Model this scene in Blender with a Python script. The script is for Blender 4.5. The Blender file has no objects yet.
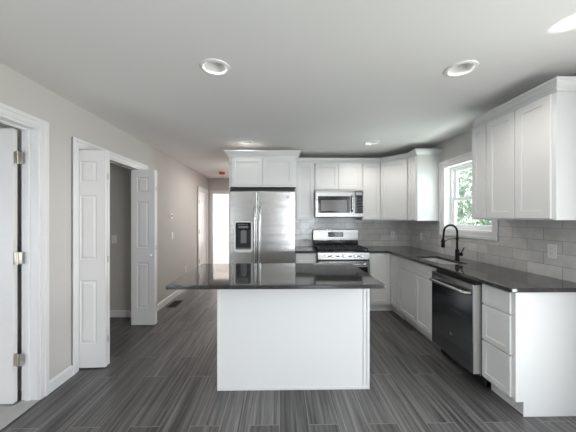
import bpy, bmesh, math, random
from mathutils import Vector, Matrix, Euler
random.seed(7)
PI = math.pi
SC = bpy.context.scene
COL = SC.collection

# ------------------------------------------------------------------ camera
cam_d = bpy.data.cameras.new('camera'); cam = bpy.data.objects.new('camera', cam_d); COL.objects.link(cam)
cam.location = (0, 0, 1.40)
cam.rotation_euler = (PI/2, 0, math.radians(-1.0))
cam_d.sensor_width = 36.0; cam_d.sensor_fit = 'HORIZONTAL'
cam_d.lens = 272.0/576*36
cam_d.shift_x = 3.75/576; cam_d.shift_y = 2.0/576
cam_d.clip_start = 0.02
SC.camera = cam

# ------------------------------------------------------------------ world, daylight, exposure
SC.view_settings.view_transform = 'Standard'; SC.view_settings.look = 'None'
SC.view_settings.exposure = -0.1; SC.view_settings.gamma = 1.0; SC.view_settings.use_curve_mapping = False
SC.cycles.use_denoising = True
SC.cycles.max_bounces = 12; SC.cycles.diffuse_bounces = 8; SC.cycles.glossy_bounces = 6; SC.cycles.transparent_max_bounces = 12
SC.cycles.caustics_reflective = False; SC.cycles.caustics_refractive = False
SC.cycles.sample_clamp_indirect = 6.0
W = bpy.data.worlds.new('sky'); SC.world = W; W.use_nodes = True
bgn = W.node_tree.nodes['Background']; bgn.inputs[0].default_value = (0.83, 0.92, 1.0, 1); bgn.inputs[1].default_value = 4.0

def area(name, loc, rot, sx, sy, power, color=(1, 1, 1)):
    d = bpy.data.lights.new(name, 'AREA'); d.shape = 'RECTANGLE'; d.size = sx; d.size_y = sy; d.energy = power; d.color = color
    o = bpy.data.objects.new(name, d); COL.objects.link(o); o.location = loc; o.rotation_euler = rot
    return o
# daylight: sun behind the house, lamps at added unseen openings, uplights for the ceiling
def aim(o, target):
    o.rotation_euler = (Vector(target)-Vector(o.location)).to_track_quat('-Z', 'Y').to_euler()
sun_d = bpy.data.lights.new('sun', 'SUN'); sun_d.energy = 3.0; sun_d.angle = 0.01; sun_d.color = (1.0, 0.95, 0.88)
sun = bpy.data.objects.new('sun', sun_d); COL.objects.link(sun); sun.location = (-3, -8, 9); aim(sun, (0, 0, 0))
area('added_patio_fill', (2.36, -0.7, 1.08), (PI/2, 0, PI/2), 3.6, 1.9, 46, (0.83, 0.91, 1.0))  # added lamp at an unseen patio door, washes the left wall
area('added_left_fill', (-1.98, -1.2, 1.25), (PI/2, 0, -PI/2), 1.9, 1.7, 18, (0.80, 0.89, 1.0))  # added lamp at an unseen left window, for the right cabinets
area('added_rear_fill', (1.45, -6.06, 1.25), (PI/2, 0, 0), 1.3, 1.9, 74, (0.88, 0.94, 1.0))  # added lamp at an unseen rear window, brightens the backsplash
pb = area('added_patio_uplight', (3.6, -0.9, -0.15), (0, 0, 0), 3.6, 1.6, 185, (1.0, 0.97, 0.93)); aim(pb, (-0.4, 1.8, 2.4))  # uplight added low outside to brighten the ceiling
pr = area('added_left_uplight', (-3.2, -1.6, -0.20), (0, 0, 0), 2.4, 1.4, 0.1, (1.0, 0.97, 0.93)); aim(pr, (0.2, 1.5, 2.4))  # faint uplight added outside the unseen left window
area('daylight_kitchen_window', (3.3, 3.0, 1.80), (PI/2, 0, PI/2), 1.2, 1.0, 75, (0.88, 0.94, 1.0))
pk = area('added_window_uplight', (3.1, 3.05, 0.55), (0, 0, 0), 1.0, 0.8, 60, (0.95, 1.0, 0.98)); aim(pk, (1.2, 3.2, 2.4))  # uplight added below the kitchen window to lift the ceiling there
area('added_bedroom_fill', (-0.85, 10.30, 1.35), (-PI/2, 0, 0), 1.3, 1.7, 80, (1.0, 0.98, 0.96))  # lamp added out of view in the far room to light the hallway wall
area('added_bedroom_side_fill', (-4.15, 8.9, 1.5), (PI/2, 0, -PI/2), 1.4, 1.4, 90, (1.0, 0.97, 0.94))  # lamp added out of view to brighten the far room and hallway
area('added_hall_fill', (-0.86, 5.40, 2.42), (0, 0, 0), 0.16, 0.16, 15, (1.0, 0.97, 0.93))  # added fill lamp hidden behind the refrigerator cabinet, without a fixture
area('added_side_room_fill', (-3.25, 0.62, 1.1), (PI/2, 0, 0), 1.4, 0.9, 1.5, (1.0, 0.95, 0.92))  # added lamp inside the unseen part of the side room, lights the open door

# spot added to throw a patch of reflected sun onto the ceiling
gd = bpy.data.lights.new('sun_glint', 'SPOT'); gd.energy = 520; gd.spot_size = math.radians(2.7); gd.spot_blend = 0.35; gd.shadow_soft_size = 0.01; gd.color = (1.0, 0.99, 0.96)
gl = bpy.data.objects.new('sun_glint', gd); COL.objects.link(gl); gl.location = (3.3, -0.6, -0.2); aim(gl, (1.560, 1.385, 2.43))

# ------------------------------------------------------------------ materials
def new_mat(name):
    m = bpy.data.materials.new(name); m.use_nodes = True
    nt = m.node_tree; b = nt.nodes['Principled BSDF']
    return m, nt, b
def N(nt, t, **kw):
    n = nt.nodes.new(t)
    for k, v in kw.items(): setattr(n, k, v)
    return n
def plain(name, col, rough=0.5, metal=0.0, noise=0.0, nscale=30.0, bump=0.0, bscale=200.0, spec=None, coat=0.0):
    m, nt, b = new_mat(name)
    b.inputs['Roughness'].default_value = rough; b.inputs['Metallic'].default_value = metal
    if spec is not None: b.inputs['Specular IOR Level'].default_value = spec
    if coat: b.inputs['Coat Weight'].default_value = coat; b.inputs['Coat Roughness'].default_value = 0.08
    tc = N(nt, 'ShaderNodeTexCoord')
    nz = N(nt, 'ShaderNodeTexNoise'); nz.inputs['Scale'].default_value = nscale; nz.inputs['Detail'].default_value = 3
    nt.links.new(tc.outputs['Object'], nz.inputs['Vector'])
    mx = N(nt, 'ShaderNodeMix', data_type='RGBA')
    mx.inputs[6].default_value = tuple(c*(1-noise) for c in col)+(1,)
    mx.inputs[7].default_value = tuple(min(1, c*(1+noise)) for c in col)+(1,)
    nt.links.new(nz.outputs['Fac'], mx.inputs[0]); nt.links.new(mx.outputs[2], b.inputs['Base Color'])
    if bump:
        n2 = N(nt, 'ShaderNodeTexNoise'); n2.inputs['Scale'].default_value = bscale
        nt.links.new(tc.outputs['Object'], n2.inputs['Vector'])
        bp = N(nt, 'ShaderNodeBump'); bp.inputs['Strength'].default_value = bump; bp.inputs['Distance'].default_value = 0.002
        nt.links.new(n2.outputs['Fac'], bp.inputs['Height']); nt.links.new(bp.outputs[0], b.inputs['Normal'])
    return m
def steel(name, col, rough=0.25, vertical=False, streak=0.08):
    m, nt, b = new_mat(name)
    b.inputs['Metallic'].default_value = 1.0
    tc = N(nt, 'ShaderNodeTexCoord'); mp = N(nt, 'ShaderNodeMapping')
    mp.inputs['Scale'].default_value = (400, 400, 6) if vertical else (4, 4, 500)
    nz = N(nt, 'ShaderNodeTexNoise'); nz.inputs['Scale'].default_value = 1.0; nz.inputs['Detail'].default_value = 4
    nt.links.new(tc.outputs['Object'], mp.inputs[0]); nt.links.new(mp.outputs[0], nz.inputs['Vector'])
    mr = N(nt, 'ShaderNodeMapRange'); mr.inputs[3].default_value = rough-streak; mr.inputs[4].default_value = rough+streak
    nt.links.new(nz.outputs['Fac'], mr.inputs[0]); nt.links.new(mr.outputs[0], b.inputs['Roughness'])
    # long soft unevenness of rolled sheet
    mp2 = N(nt, 'ShaderNodeMapping'); mp2.inputs['Scale'].default_value = (0.5, 0.5, 9)
    n2 = N(nt, 'ShaderNodeTexNoise'); n2.inputs['Scale'].default_value = 1.0; n2.inputs['Detail'].default_value = 1
    nt.links.new(tc.outputs['Object'], mp2.inputs[0]); nt.links.new(mp2.outputs[0], n2.inputs['Vector'])
    bp = N(nt, 'ShaderNodeBump'); bp.inputs['Strength'].default_value = 0.5; bp.inputs['Distance'].default_value = 0.01
    nt.links.new(n2.outputs['Fac'], bp.inputs['Height']); nt.links.new(bp.outputs[0], b.inputs['Normal'])
    b.inputs['Base Color'].default_value = col+(1,)
    return m
def floor_mat(name, c1, c2, pw=0.2, pl=0.92, rough=0.36):
    m, nt, b = new_mat(name)
    tc = N(nt, 'ShaderNodeTexCoord'); sp = N(nt, 'ShaderNodeSeparateXYZ'); cb = N(nt, 'ShaderNodeCombineXYZ')
    nt.links.new(tc.outputs['Object'], sp.inputs[0]); nt.links.new(sp.outputs['Y'], cb.inputs['X']); nt.links.new(sp.outputs['X'], cb.inputs['Y'])
    br = N(nt, 'ShaderNodeTexBrick'); br.offset = 0.37; br.offset_frequency = 2
    br.inputs['Scale'].default_value = 1.0; br.inputs['Brick Width'].default_value = pl; br.inputs['Row Height'].default_value = pw
    br.inputs['Mortar Size'].default_value = 0.0022; br.inputs['Mortar Smooth'].default_value = 0.2; br.inputs['Bias'].default_value = 0.0
    br.inputs['Color1'].default_value = (0, 0, 0, 1); br.inputs['Color2'].default_value = (1, 1, 1, 1); br.inputs['Mortar'].default_value = (0.5, 0.5, 0.5, 1)
    nt.links.new(cb.outputs[0], br.inputs['Vector'])
    # grain streaks along each plank, shifted plank by plank
    sh = N(nt, 'ShaderNodeVectorMath', operation='MULTIPLY_ADD')
    nt.links.new(br.outputs['Color'], sh.inputs[0]); sh.inputs[1].default_value = (7.3, 3.1, 5.7); nt.links.new(cb.outputs[0], sh.inputs[2])
    mp = N(nt, 'ShaderNodeMapping'); mp.inputs['Scale'].default_value = (0.9, 34, 1)
    nt.links.new(sh.outputs[0], mp.inputs[0])
    nz = N(nt, 'ShaderNodeTexNoise'); nz.inputs['Scale'].default_value = 1.3; nz.inputs['Detail'].default_value = 6; nz.inputs['Roughness'].default_value = 0.62
    nz.inputs['Distortion'].default_value = 0.5
    nt.links.new(mp.outputs[0], nz.inputs['Vector'])
    cr = N(nt, 'ShaderNodeValToRGB'); cr.color_ramp.elements[0].position = 0.34; cr.color_ramp.elements[1].position = 0.70
    cr.color_ramp.elements[0].color = c1+(1,); cr.color_ramp.elements[1].color = c2+(1,)
    nt.links.new(nz.outputs['Fac'], cr.inputs[0])
    hv = N(nt, 'ShaderNodeMapRange'); hv.inputs[3].default_value = 0.70; hv.inputs[4].default_value = 1.28
    nt.links.new(br.outputs['Color'], hv.inputs[0])
    ml = N(nt, 'ShaderNodeMix', data_type='RGBA', blend_type='MULTIPLY'); ml.inputs[0].default_value = 1.0
    nt.links.new(cr.outputs[0], ml.inputs[6]); nt.links.new(hv.outputs[0], ml.inputs[7])
    gm = N(nt, 'ShaderNodeMix', data_type='RGBA'); gm.inputs[7].default_value = (0.24, 0.23, 0.225, 1)
    nt.links.new(br.outputs['Fac'], gm.inputs[0]); nt.links.new(ml.outputs[2], gm.inputs[6]); nt.links.new(gm.outputs[2], b.inputs['Base Color'])
    rr = N(nt, 'ShaderNodeMapRange'); rr.inputs[3].default_value = rough+0.06; rr.inputs[4].default_value = rough-0.06
    nt.links.new(nz.outputs['Fac'], rr.inputs[0]); nt.links.new(rr.outputs[0], b.inputs['Roughness'])
    bp = N(nt, 'ShaderNodeBump'); bp.inputs['Strength'].default_value = 0.25; bp.inputs['Distance'].default_value = 0.002; bp.invert = True
    nt.links.new(br.outputs['Fac'], bp.inputs['Height']); nt.links.new(bp.outputs[0], b.inputs['Normal'])
    return m
def tile_mat(name, axis, phase):
    m, nt, b = new_mat(name)
    tc = N(nt, 'ShaderNodeTexCoord'); sp = N(nt, 'ShaderNodeSeparateXYZ'); cb = N(nt, 'ShaderNodeCombineXYZ')
    nt.links.new(tc.outputs['Object'], sp.inputs[0]); nt.links.new(sp.outputs[axis], cb.inputs['X']); nt.links.new(sp.outputs['Z'], cb.inputs['Y'])
    mp = N(nt, 'ShaderNodeMapping'); mp.inputs['Location'].default_value = (phase, -0.917+1.0, 0)
    nt.links.new(cb.outputs[0], mp.inputs[0])
    br = N(nt, 'ShaderNodeTexBrick'); br.offset = 0.5; br.offset_frequency = 2
    br.inputs['Scale'].default_value = 1.0; br.inputs['Brick Width'].default_value = 0.305; br.inputs['Row Height'].default_value = 0.1
    br.inputs['Mortar Size'].default_value = 0.0025; br.inputs['Mortar Smooth'].default_value = 0.3; br.inputs['Bias'].default_value = 0.0
    br.inputs['Color1'].default_value = (0.56, 0.535, 0.51, 1); br.inputs['Color2'].default_value = (0.70, 0.675, 0.645, 1); br.inputs['Mortar'].default_value = (0.36, 0.345, 0.33, 1)
    nt.links.new(mp.outputs[0], br.inputs['Vector'])
    nz = N(nt, 'ShaderNodeTexNoise'); nz.inputs['Scale'].default_value = 9; nz.inputs['Detail'].default_value = 4
    nt.links.new(tc.outputs['Object'], nz.inputs['Vector'])
    mr = N(nt, 'ShaderNodeMapRange'); mr.inputs[3].default_value = 0.78; mr.inputs[4].default_value = 1.22
    nt.links.new(nz.outputs['Fac'], mr.inputs[0])
    ml = N(nt, 'ShaderNodeMix', data_type='RGBA', blend_type='MULTIPLY'); ml.inputs[0].default_value = 1.0
    nt.links.new(br.outputs['Color'], ml.inputs[6]); nt.links.new(mr.outputs[0], ml.inputs[7]); nt.links.new(ml.outputs[2], b.inputs['Base Color'])
    b.inputs['Roughness'].default_value = 0.11; b.inputs['IOR'].default_value = 1.6
    n2 = N(nt, 'ShaderNodeTexNoise'); n2.inputs['Scale'].default_value = 14; nt.links.new(tc.outputs['Object'], n2.inputs['Vector'])
    b1 = N(nt, 'ShaderNodeBump'); b1.inputs['Strength'].default_value = 0.35; b1.inputs['Distance'].default_value = 0.01
    nt.links.new(n2.outputs['Fac'], b1.inputs['Height'])
    b2 = N(nt, 'ShaderNodeBump'); b2.inputs['Strength'].default_value = 0.6; b2.inputs['Distance'].default_value = 0.002; b2.invert = True
    nt.links.new(br.outputs['Fac'], b2.inputs['Height']); nt.links.new(b1.outputs[0], b2.inputs['Normal']); nt.links.new(b2.outputs[0], b.inputs['Normal'])
    return m
def granite_mat(name):
    m, nt, b = new_mat(name)
    tc = N(nt, 'ShaderNodeTexCoord')
    v = N(nt, 'ShaderNodeTexVoronoi'); v.inputs['Scale'].default_value = 260
    nz = N(nt, 'ShaderNodeTexNoise'); nz.inputs['Scale'].default_value = 120; nz.inputs['Detail'].default_value = 4
    nt.links.new(tc.outputs['Object'], v.inputs['Vector']); nt.links.new(tc.outputs['Object'], nz.inputs['Vector'])
    ad = N(nt, 'ShaderNodeMath', operation='MULTIPLY'); nt.links.new(v.outputs['Color'], ad.inputs[0]); nt.links.new(nz.outputs['Fac'], ad.inputs[1])
    cr = N(nt, 'ShaderNodeValToRGB'); cr.color_ramp.elements[0].position = 0.30; cr.color_ramp.elements[1].position = 0.62
    cr.color_ramp.elements[0].color = (0.022, 0.022, 0.023, 1); cr.color_ramp.elements[1].color = (0.15, 0.145, 0.14, 1)
    nt.links.new(ad.outputs[0], cr.inputs[0]); nt.links.new(cr.outputs[0], b.inputs['Base Color'])
    b.inputs['Roughness'].default_value = 0.05; b.inputs['IOR'].default_value = 1.75
    return m
def emit(name, col, s):
    m, nt, b = new_mat(name); b.inputs['Base Color'].default_value = col+(1,)
    b.inputs['Emission Color'].default_value = col+(1,); b.inputs['Emission Strength'].default_value = s
    return m
def glass_mat(name):
    m, nt, b = new_mat(name); out = nt.nodes['Material Output']
    t = N(nt, 'ShaderNodeBsdfTransparent'); t.inputs[0].default_value = (0.96, 0.985, 0.975, 1)
    g = N(nt, 'ShaderNodeBsdfGlossy'); g.inputs['Roughness'].default_value = 0.02
    mx = N(nt, 'ShaderNodeMixShader'); mx.inputs[0].default_value = 0.06; nt.links.new(t.outputs[0], mx.inputs[1]); nt.links.new(g.outputs[0], mx.inputs[2])
    nt.links.new(mx.outputs[0], out.inputs[0])
    return m
def leaf_mat(name):
    m, nt, b = new_mat(name)
    tc = N(nt, 'ShaderNodeTexCoord'); nz = N(nt, 'ShaderNodeTexNoise'); nz.inputs['Scale'].default_value = 1.3; nz.inputs['Detail'].default_value = 3
    nt.links.new(tc.outputs['Object'], nz.inputs['Vector'])
    cr = N(nt, 'ShaderNodeValToRGB'); cr.color_ramp.elements[0].color = (0.16, 0.21, 0.15, 1); cr.color_ramp.elements[1].color = (0.46, 0.52, 0.40, 1)
    cr.color_ramp.elements[0].position = 0.35; cr.color_ramp.elements[1].position = 0.65
    nt.links.new(nz.outputs['Fac'], cr.inputs[0]); nt.links.new(cr.outputs[0], b.inputs['Base Color']); b.inputs['Roughness'].default_value = 0.5
    b.inputs['Subsurface Weight'].default_value = 0.0
    return m

M = dict(
    wall=plain('greige_paint', (0.57, 0.543, 0.515), 0.75, noise=0.015, nscale=3, bump=0.05, bscale=350),
    ceil=plain('ceiling_paint', (0.78, 0.765, 0.75), 0.85, noise=0.01, nscale=2, bump=0.04, bscale=300),
    trim=plain('white_trim_paint', (0.76, 0.75, 0.75), 0.38, noise=0.01),
    door=plain('white_door_paint', (0.77, 0.755, 0.745), 0.42, noise=0.01, bump=0.03, bscale=500),
    cab=plain('white_cabinet_lacquer', (0.74, 0.735, 0.725), 0.30, noise=0.008),
    white=plain('white_plastic', (0.80, 0.79, 0.77), 0.35, noise=0.01),
    floor=floor_mat('grey_plank_tile', (0.034, 0.032, 0.0315), (0.20, 0.192, 0.19)),
    pale_floor=floor_mat('pale_plank_floor', (0.44, 0.37, 0.33), (0.60, 0.53, 0.48), 0.12, 1.2),
    other_floor=plain('pale_grey_floor', (0.42, 0.41, 0.40), 0.5, noise=0.05, nscale=6),
    tile_b=tile_mat('greige_wall_tile_back', 'X', 0.10),
    tile_r=tile_mat('greige_wall_tile_right', 'Y', 0.20),
    granite=granite_mat('black_granite'),
    steel=steel('brushed_stainless', (0.57, 0.555, 0.54), 0.23),
    range_steel=steel('range_stainless', (0.36, 0.35, 0.335), 0.26),
    steel_v=steel('stainless_handle', (0.57, 0.555, 0.54), 0.23),
    dark_steel=steel('dark_stainless', (0.36, 0.375, 0.40), 0.17, streak=0.05),
    sinksteel=steel('sink_stainless', (0.86, 0.85, 0.84), 0.36),
    nickel=plain('satin_nickel', (0.50, 0.46, 0.40), 0.35, 1.0, noise=0.05),
    black=plain('black_plastic', (0.014, 0.014, 0.015), 0.35, noise=0.05),
    black_glass=plain('black_glass', (0.010, 0.010, 0.012), 0.05, noise=0.02, spec=0.7),
    iron=plain('cast_iron', (0.018, 0.018, 0.019), 0.5, noise=0.1),
    enamel=plain('black_enamel', (0.012, 0.012, 0.014), 0.12, noise=0.02),
    mblack=plain('matte_black_metal', (0.006, 0.006, 0.0065), 0.40, 0.0, noise=0.03, spec=0.15),
    grey=plain('grey_plastic', (0.18, 0.18, 0.185), 0.35, noise=0.03),
    badge=plain('badge_metal', (0.45, 0.44, 0.43), 0.3, 1.0, noise=0.03),
    brown=plain('brown_metal', (0.022, 0.013, 0.010), 0.5, noise=0.1, spec=0.2),
    silver=plain('pale_knob_and_sheen', (0.86, 0.85, 0.83), 0.3, 0.0, noise=0.02),
    dim=plain('dim_key', (0.045, 0.05, 0.055), 0.3, noise=0.03),
    edge=plain('satin_steel_edge', (0.62, 0.60, 0.58), 0.45, 0.6, noise=0.03),
    red=plain('red_plastic', (0.55, 0.02, 0.018), 0.4, noise=0.05),
    lens=plain('frosted_lamp', (0.80, 0.79, 0.76), 0.5, noise=0.01),
    bark=plain('bark', (0.12, 0.10, 0.08), 0.9, noise=0.3, nscale=12, bump=0.6, bscale=25),
    leaf=leaf_mat('green_leaves'),
    lawn=plain('lawn', (0.12, 0.17, 0.07), 0.9, noise=0.3, nscale=5),
    glass=glass_mat('window_glass'),
    vinyl=plain('white_vinyl', (0.86, 0.86, 0.86), 0.3, noise=0.01),
    mark=plain('pale_print', (0.62, 0.63, 0.64), 0.4, noise=0.02),
    seal=plain('dark_gasket', (0.03, 0.03, 0.032), 0.7, noise=0.05),
)

# ------------------------------------------------------------------ mesh helpers
def add_box(bm, x0, x1, y0, y1, z0, z1, bev=0.0, seg=2):
    r = bmesh.ops.create_cube(bm, size=1.0); vs = r['verts']
    for v in vs:
        v.co = Vector((x0+(v.co.x+.5)*(x1-x0), y0+(v.co.y+.5)*(y1-y0), z0+(v.co.z+.5)*(z1-z0)))
    if bev > 0:
        es = list({e for v in vs for e in v.link_edges})
        bmesh.ops.bevel(bm, geom=es, offset=bev, segments=seg, affect='EDGES', profile=0.6)
def box(x0, x1, y0, y1, z0, z1, bev=0.0, seg=2):
    bm = bmesh.new(); add_box(bm, x0, x1, y0, y1, z0, z1, bev, seg); return bm
def add_cyl(bm, p0, p1, r0, r1=None, n=24, caps=True):
    p0, p1 = Vector(p0), Vector(p1); d = p1-p0
    if r1 is None: r1 = r0
    mt = Matrix.Translation((p0+p1)/2) @ d.to_track_quat('Z', 'Y').to_matrix().to_4x4()
    bmesh.ops.create_cone(bm, cap_ends=caps, segments=n, radius1=r0, radius2=r1, depth=d.length, matrix=mt)
def cyl(*a, **k):
    bm = bmesh.new(); add_cyl(bm, *a, **k); return bm
def add_tube(bm, pts, r, n=12, closed=False):
    pts = [Vector(p) for p in pts]; rings = []
    up = Vector((0, 0, 1)); prev = None
    for i, p in enumerate(pts):
        if closed: t = (pts[(i+1) % len(pts)]-pts[i-1]).normalized()
        else: t = (pts[min(i+1, len(pts)-1)]-pts[max(i-1, 0)]).normalized()
        if prev is None:
            a = t.orthogonal().normalized()
        else:
            a = (prev - t*prev.dot(t)).normalized()
        prev = a; b = t.cross(a)
        rr = r[i] if isinstance(r, (list, tuple)) else r
        rings.append([bm.verts.new(p + rr*(math.cos(2*PI*k/n)*a+math.sin(2*PI*k/n)*b)) for k in range(n)])
    m = len(rings)
    for i in range(m if closed else m-1):
        A, B = rings[i], rings[(i+1) % m]
        for k in range(n): bm.faces.new((A[k], A[(k+1) % n], B[(k+1) % n], B[k]))
    if not closed:
        bm.faces.new(rings[0][::-1]); bm.faces.new(rings[-1])
def tube(pts, r, n=12, closed=False):
    bm = bmesh.new(); add_tube(bm, pts, r, n, closed); return bm
def add_lathe(bm, prof, n=32, mat=None):
    rings = []
    for (r, z) in prof:
        if r < 1e-6: rings.append([bm.verts.new((0, 0, z))])
        else: rings.append([bm.verts.new((r*math.cos(2*PI*k/n), r*math.sin(2*PI*k/n), z)) for k in range(n)])
    vs = [v for R_ in rings for v in R_]
    for A, B in zip(rings, rings[1:]):
        for k in range(n):
            k2 = (k+1) % n
            if len(A) == 1 and len(B) == 1: continue
            if len(A) == 1: bm.faces.new((A[0], B[k], B[k2]))
            elif len(B) == 1: bm.faces.new((A[k], B[0], A[k2]))
            else: bm.faces.new((A[k], B[k], B[k2], A[k2]))
    if mat is not None: bmesh.ops.transform(bm, matrix=mat, verts=vs)
def lathe(prof, n=32, mat=None):
    bm = bmesh.new(); add_lathe(bm, prof, n, mat); return bm
def prism(outline, z0, z1, holes=()):
    """flat outline (with holes) extruded between z0 and z1"""
    bm = bmesh.new(); es = []
    for loop in [outline]+list(holes):
        vs = [bm.verts.new((x, y, z1)) for x, y in loop]
        es += [bm.edges.new((vs[i], vs[(i+1) % len(vs)])) for i in range(len(vs))]
    bmesh.ops.triangle_fill(bm, use_beauty=True, use_dissolve=False, edges=es, normal=(0, 0, 1))
    if z0 != z1:
        g = bmesh.ops.extrude_face_region(bm, geom=list(bm.faces))
        for v in [e for e in g['geom'] if isinstance(e, bmesh.types.BMVert)]: v.co.z = z0
    return bm
def sweep(path, prof, close=False):
    """sweep a (out, up) profile along a horizontal polyline path with mitred corners; 'out' is to the right of travel"""
    bm = bmesh.new(); P = [Vector((x, y, 0)) for x, y in path]; rings = []
    for i, p in enumerate(P):
        d0 = (P[i]-P[i-1]).normalized() if i > 0 else (P[1]-P[0]).normalized()
        d1 = (P[i+1]-P[i]).normalized() if i < len(P)-1 else d0
        n0 = Vector((d0.y, -d0.x, 0)); n1 = Vector((d1.y, -d1.x, 0))
        mit = (n0+n1); mit = mit/ max(0.2, mit.dot(n0))
        rings.append([bm.verts.new(p+mit*o+Vector((0, 0, u))) for o, u in prof])
    k = len(prof)
    for A, B in zip(rings, rings[1:]):
        for j in range(k): bm.faces.new((A[j], A[(j+1) % k], B[(j+1) % k], B[j]))
    bm.faces.new(rings[0]); bm.faces.new(rings[-1][::-1])
    return bm
def merge(*bms):
    out = bmesh.new()
    for b in bms:
        me = bpy.data.meshes.new('t'); b.to_mesh(me); b.free(); out.from_mesh(me); bpy.data.meshes.remove(me)
    return out
def xf(bm, mat):
    bmesh.ops.transform(bm, matrix=mat, verts=bm.verts); return bm
def obj(name, bm, mat, parent=None, smooth=False, label=None, loc=None, rotz=None):
    bmesh.ops.recalc_face_normals(bm, faces=bm.faces)
    me = bpy.data.meshes.new(name); bm.to_mesh(me); bm.free()
    me.materials.append(M[mat] if isinstance(mat, str) else mat)
    if smooth:
        for p in me.polygons: p.use_smooth = True
        me.set_sharp_from_angle(angle=math.radians(40))
    o = bpy.data.objects.new(name, me); COL.objects.link(o)
    if parent is not None: o.parent = parent
    if label: o['label'] = label
    if loc: o.location = loc
    if rotz is not None: o.rotation_euler = (0, 0, rotz)
    return o
def thing(name, label, cat, loc=(0, 0, 0), rotz=0.0, group=None):
    o = bpy.data.objects.new(name, None); COL.objects.link(o); o.empty_display_size = 0.1
    o.location = loc; o.rotation_euler = (0, 0, rotz); o['label'] = label; o['category'] = cat
    if group: o['group'] = group
    return o
def tag(o, label, cat, group=None):
    o['label'] = label; o['category'] = cat
    if group: o['group'] = group
    return o
def struct(name, bm, mat, label, cat, parent=None, smooth=False):
    o = obj(name, bm, mat, parent, smooth); o['kind'] = 'structure'; o['label'] = label; o['category'] = cat
    return o
def sthing(name, label, cat, loc=(0, 0, 0), rotz=0.0):
    o = thing(name, label, cat, loc, rotz); o['kind'] = 'structure'; return o
def copy_tree(o, parent=None):
    c = o.copy(); COL.objects.link(c)
    if parent is not None: c.parent = parent
    for ch in list(o.children): copy_tree(ch, c)
    return c

# ------------------------------------------------------------------ dimensions (metres)
XL, XR, YB, YR, H = -1.847, 2.22, 4.63, -6.0, 2.43
TW = 0.12
UZ = 1.385                     # underside of the wall cabinets
CZ = 0.914                     # worktop height

# ------------------------------------------------------------------ room shell
struct('floor', box(XL-TW, XR+0.12, YR, 7.16, -0.10, 0.0), 'floor', 'dark grey wood-look plank floor of the kitchen and hallway', 'floor')
# ceiling with four round cut-outs for the recessed lamps
LAMPS = [(-0.44, 1.863), (1.25, 1.852), (-0.462, 3.695), (1.258, 3.689)]
def circ(cx, cy, r, n=32): return [(cx+r*math.cos(2*PI*k/n), cy+r*math.sin(2*PI*k/n)) for k in range(n)]
struct('ceiling', prism([(XL, YR), (XR, YR), (XR, YB), (-0.60, YB), (-0.60, 7.10), (XL, 7.10)], H, H, [circ(x, y, 0.078) for x, y in LAMPS]),
       'ceil', 'smooth pale grey painted kitchen ceiling', 'ceiling')
def wall_y(name, x0, x1, ya, yb, holes, mat, label, z1=H):
    """wall running along y with rectangular openings (y0,y1,z0,z1)"""
    bm = bmesh.new(); y = ya
    for (a, b, c, d) in sorted(holes):
        if a > y: add_box(bm, x0, x1, y, a, 0, z1)
        if c > 0: add_box(bm, x0, x1, a, b, 0, c)
        if d < z1: add_box(bm, x0, x1, a, b, d, z1)
        y = b
    if y < yb: add_box(bm, x0, x1, y, yb, 0, z1)
    return struct(name, bm, mat, label, 'wall')
def wall_x(name, y0, y1, xa, xb, holes, mat, label, z1=H):
    bm = bmesh.new(); x = xa
    for (a, b, c, d) in sorted(holes):
        if a > x: add_box(bm, x, a, y0, y1, 0, z1)
        if c > 0: add_box(bm, a, b, y0, y1, 0, c)
        if d < z1: add_box(bm, a, b, y0, y1, d, z1)
        x = b
    if x < xb: add_box(bm, x, xb, y0, y1, 0, z1)
    return struct(name, bm, mat, label, 'wall')
D1 = (1.325, 2.128)            # side doorway
D2 = (2.515, 3.757)            # closet opening
D3 = (6.24, 6.95)              # far hallway door
DH = 2.055
DH1 = 2.092
WY0, WY1, WZ0, WZ1 = 2.79, 3.635, 1.245, 2.085     # kitchen window rough opening
wall_y('wall_left', XL-TW, XL, YR, 7.10, [(-2.2, -0.2, 0.4, 2.1), (D1[0], D1[1], 0, DH1), (D2[0], D2[1], 0, DH), (D3[0], D3[1], 0, DH)], 'wall', 'long greige painted wall with the closet and doorway')
wall_y('wall_right', XR, XR+0.16, YR, YB+0.12, [(-2.6, 1.2, 0.04, 2.12), (WY0, WY1, WZ0, WZ1)], 'wall', 'greige wall around the kitchen window')
wall_x('wall_back', YB, YB+0.12, -0.72, XR, [], 'wall', 'greige wall behind the refrigerator and range')
wall_y('wall_hall', -0.72, -0.60, YB+0.12, 7.10, [], 'wall', 'greige hallway wall beyond the refrigerator')
wall_x('wall_hall_end', 7.10, 7.22, XL-TW, -0.60, [(-1.746, -0.93, 0, 2.045)], 'wall', 'greige wall at the end of the hallway with bright doorway')
wall_x('wall_rear', YR-0.12, YR, XL-TW, XR+0.16, [(0.75, 2.15, 0.2, 2.25)], 'wall', 'greige wall behind the viewer with an added tall window')
# closet
wall_x('wall_closet_far', 3.885, 3.965, -2.75, XL-TW, [], 'wall', 'shaded greige end wall inside the closet')
wall_y('wall_closet_back', -2.83, -2.75, 2.33, 3.965, [], 'wall', 'shaded greige back wall of the closet')
wall_x('wall_closet_near', 2.33, 2.41, -2.75, XL-TW, [], 'wall', 'greige wall between closet and side room')
struct('floor_closet', box(-2.83, XL-TW, 2.33, 3.965, -0.10, 0.0), 'floor', 'dark grey plank floor inside the closet', 'floor')
struct('ceiling_closet', box(-2.83, XL-TW, 2.33, 3.965, H, H+0.05), 'ceil', 'ceiling inside the closet', 'ceiling')
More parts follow.
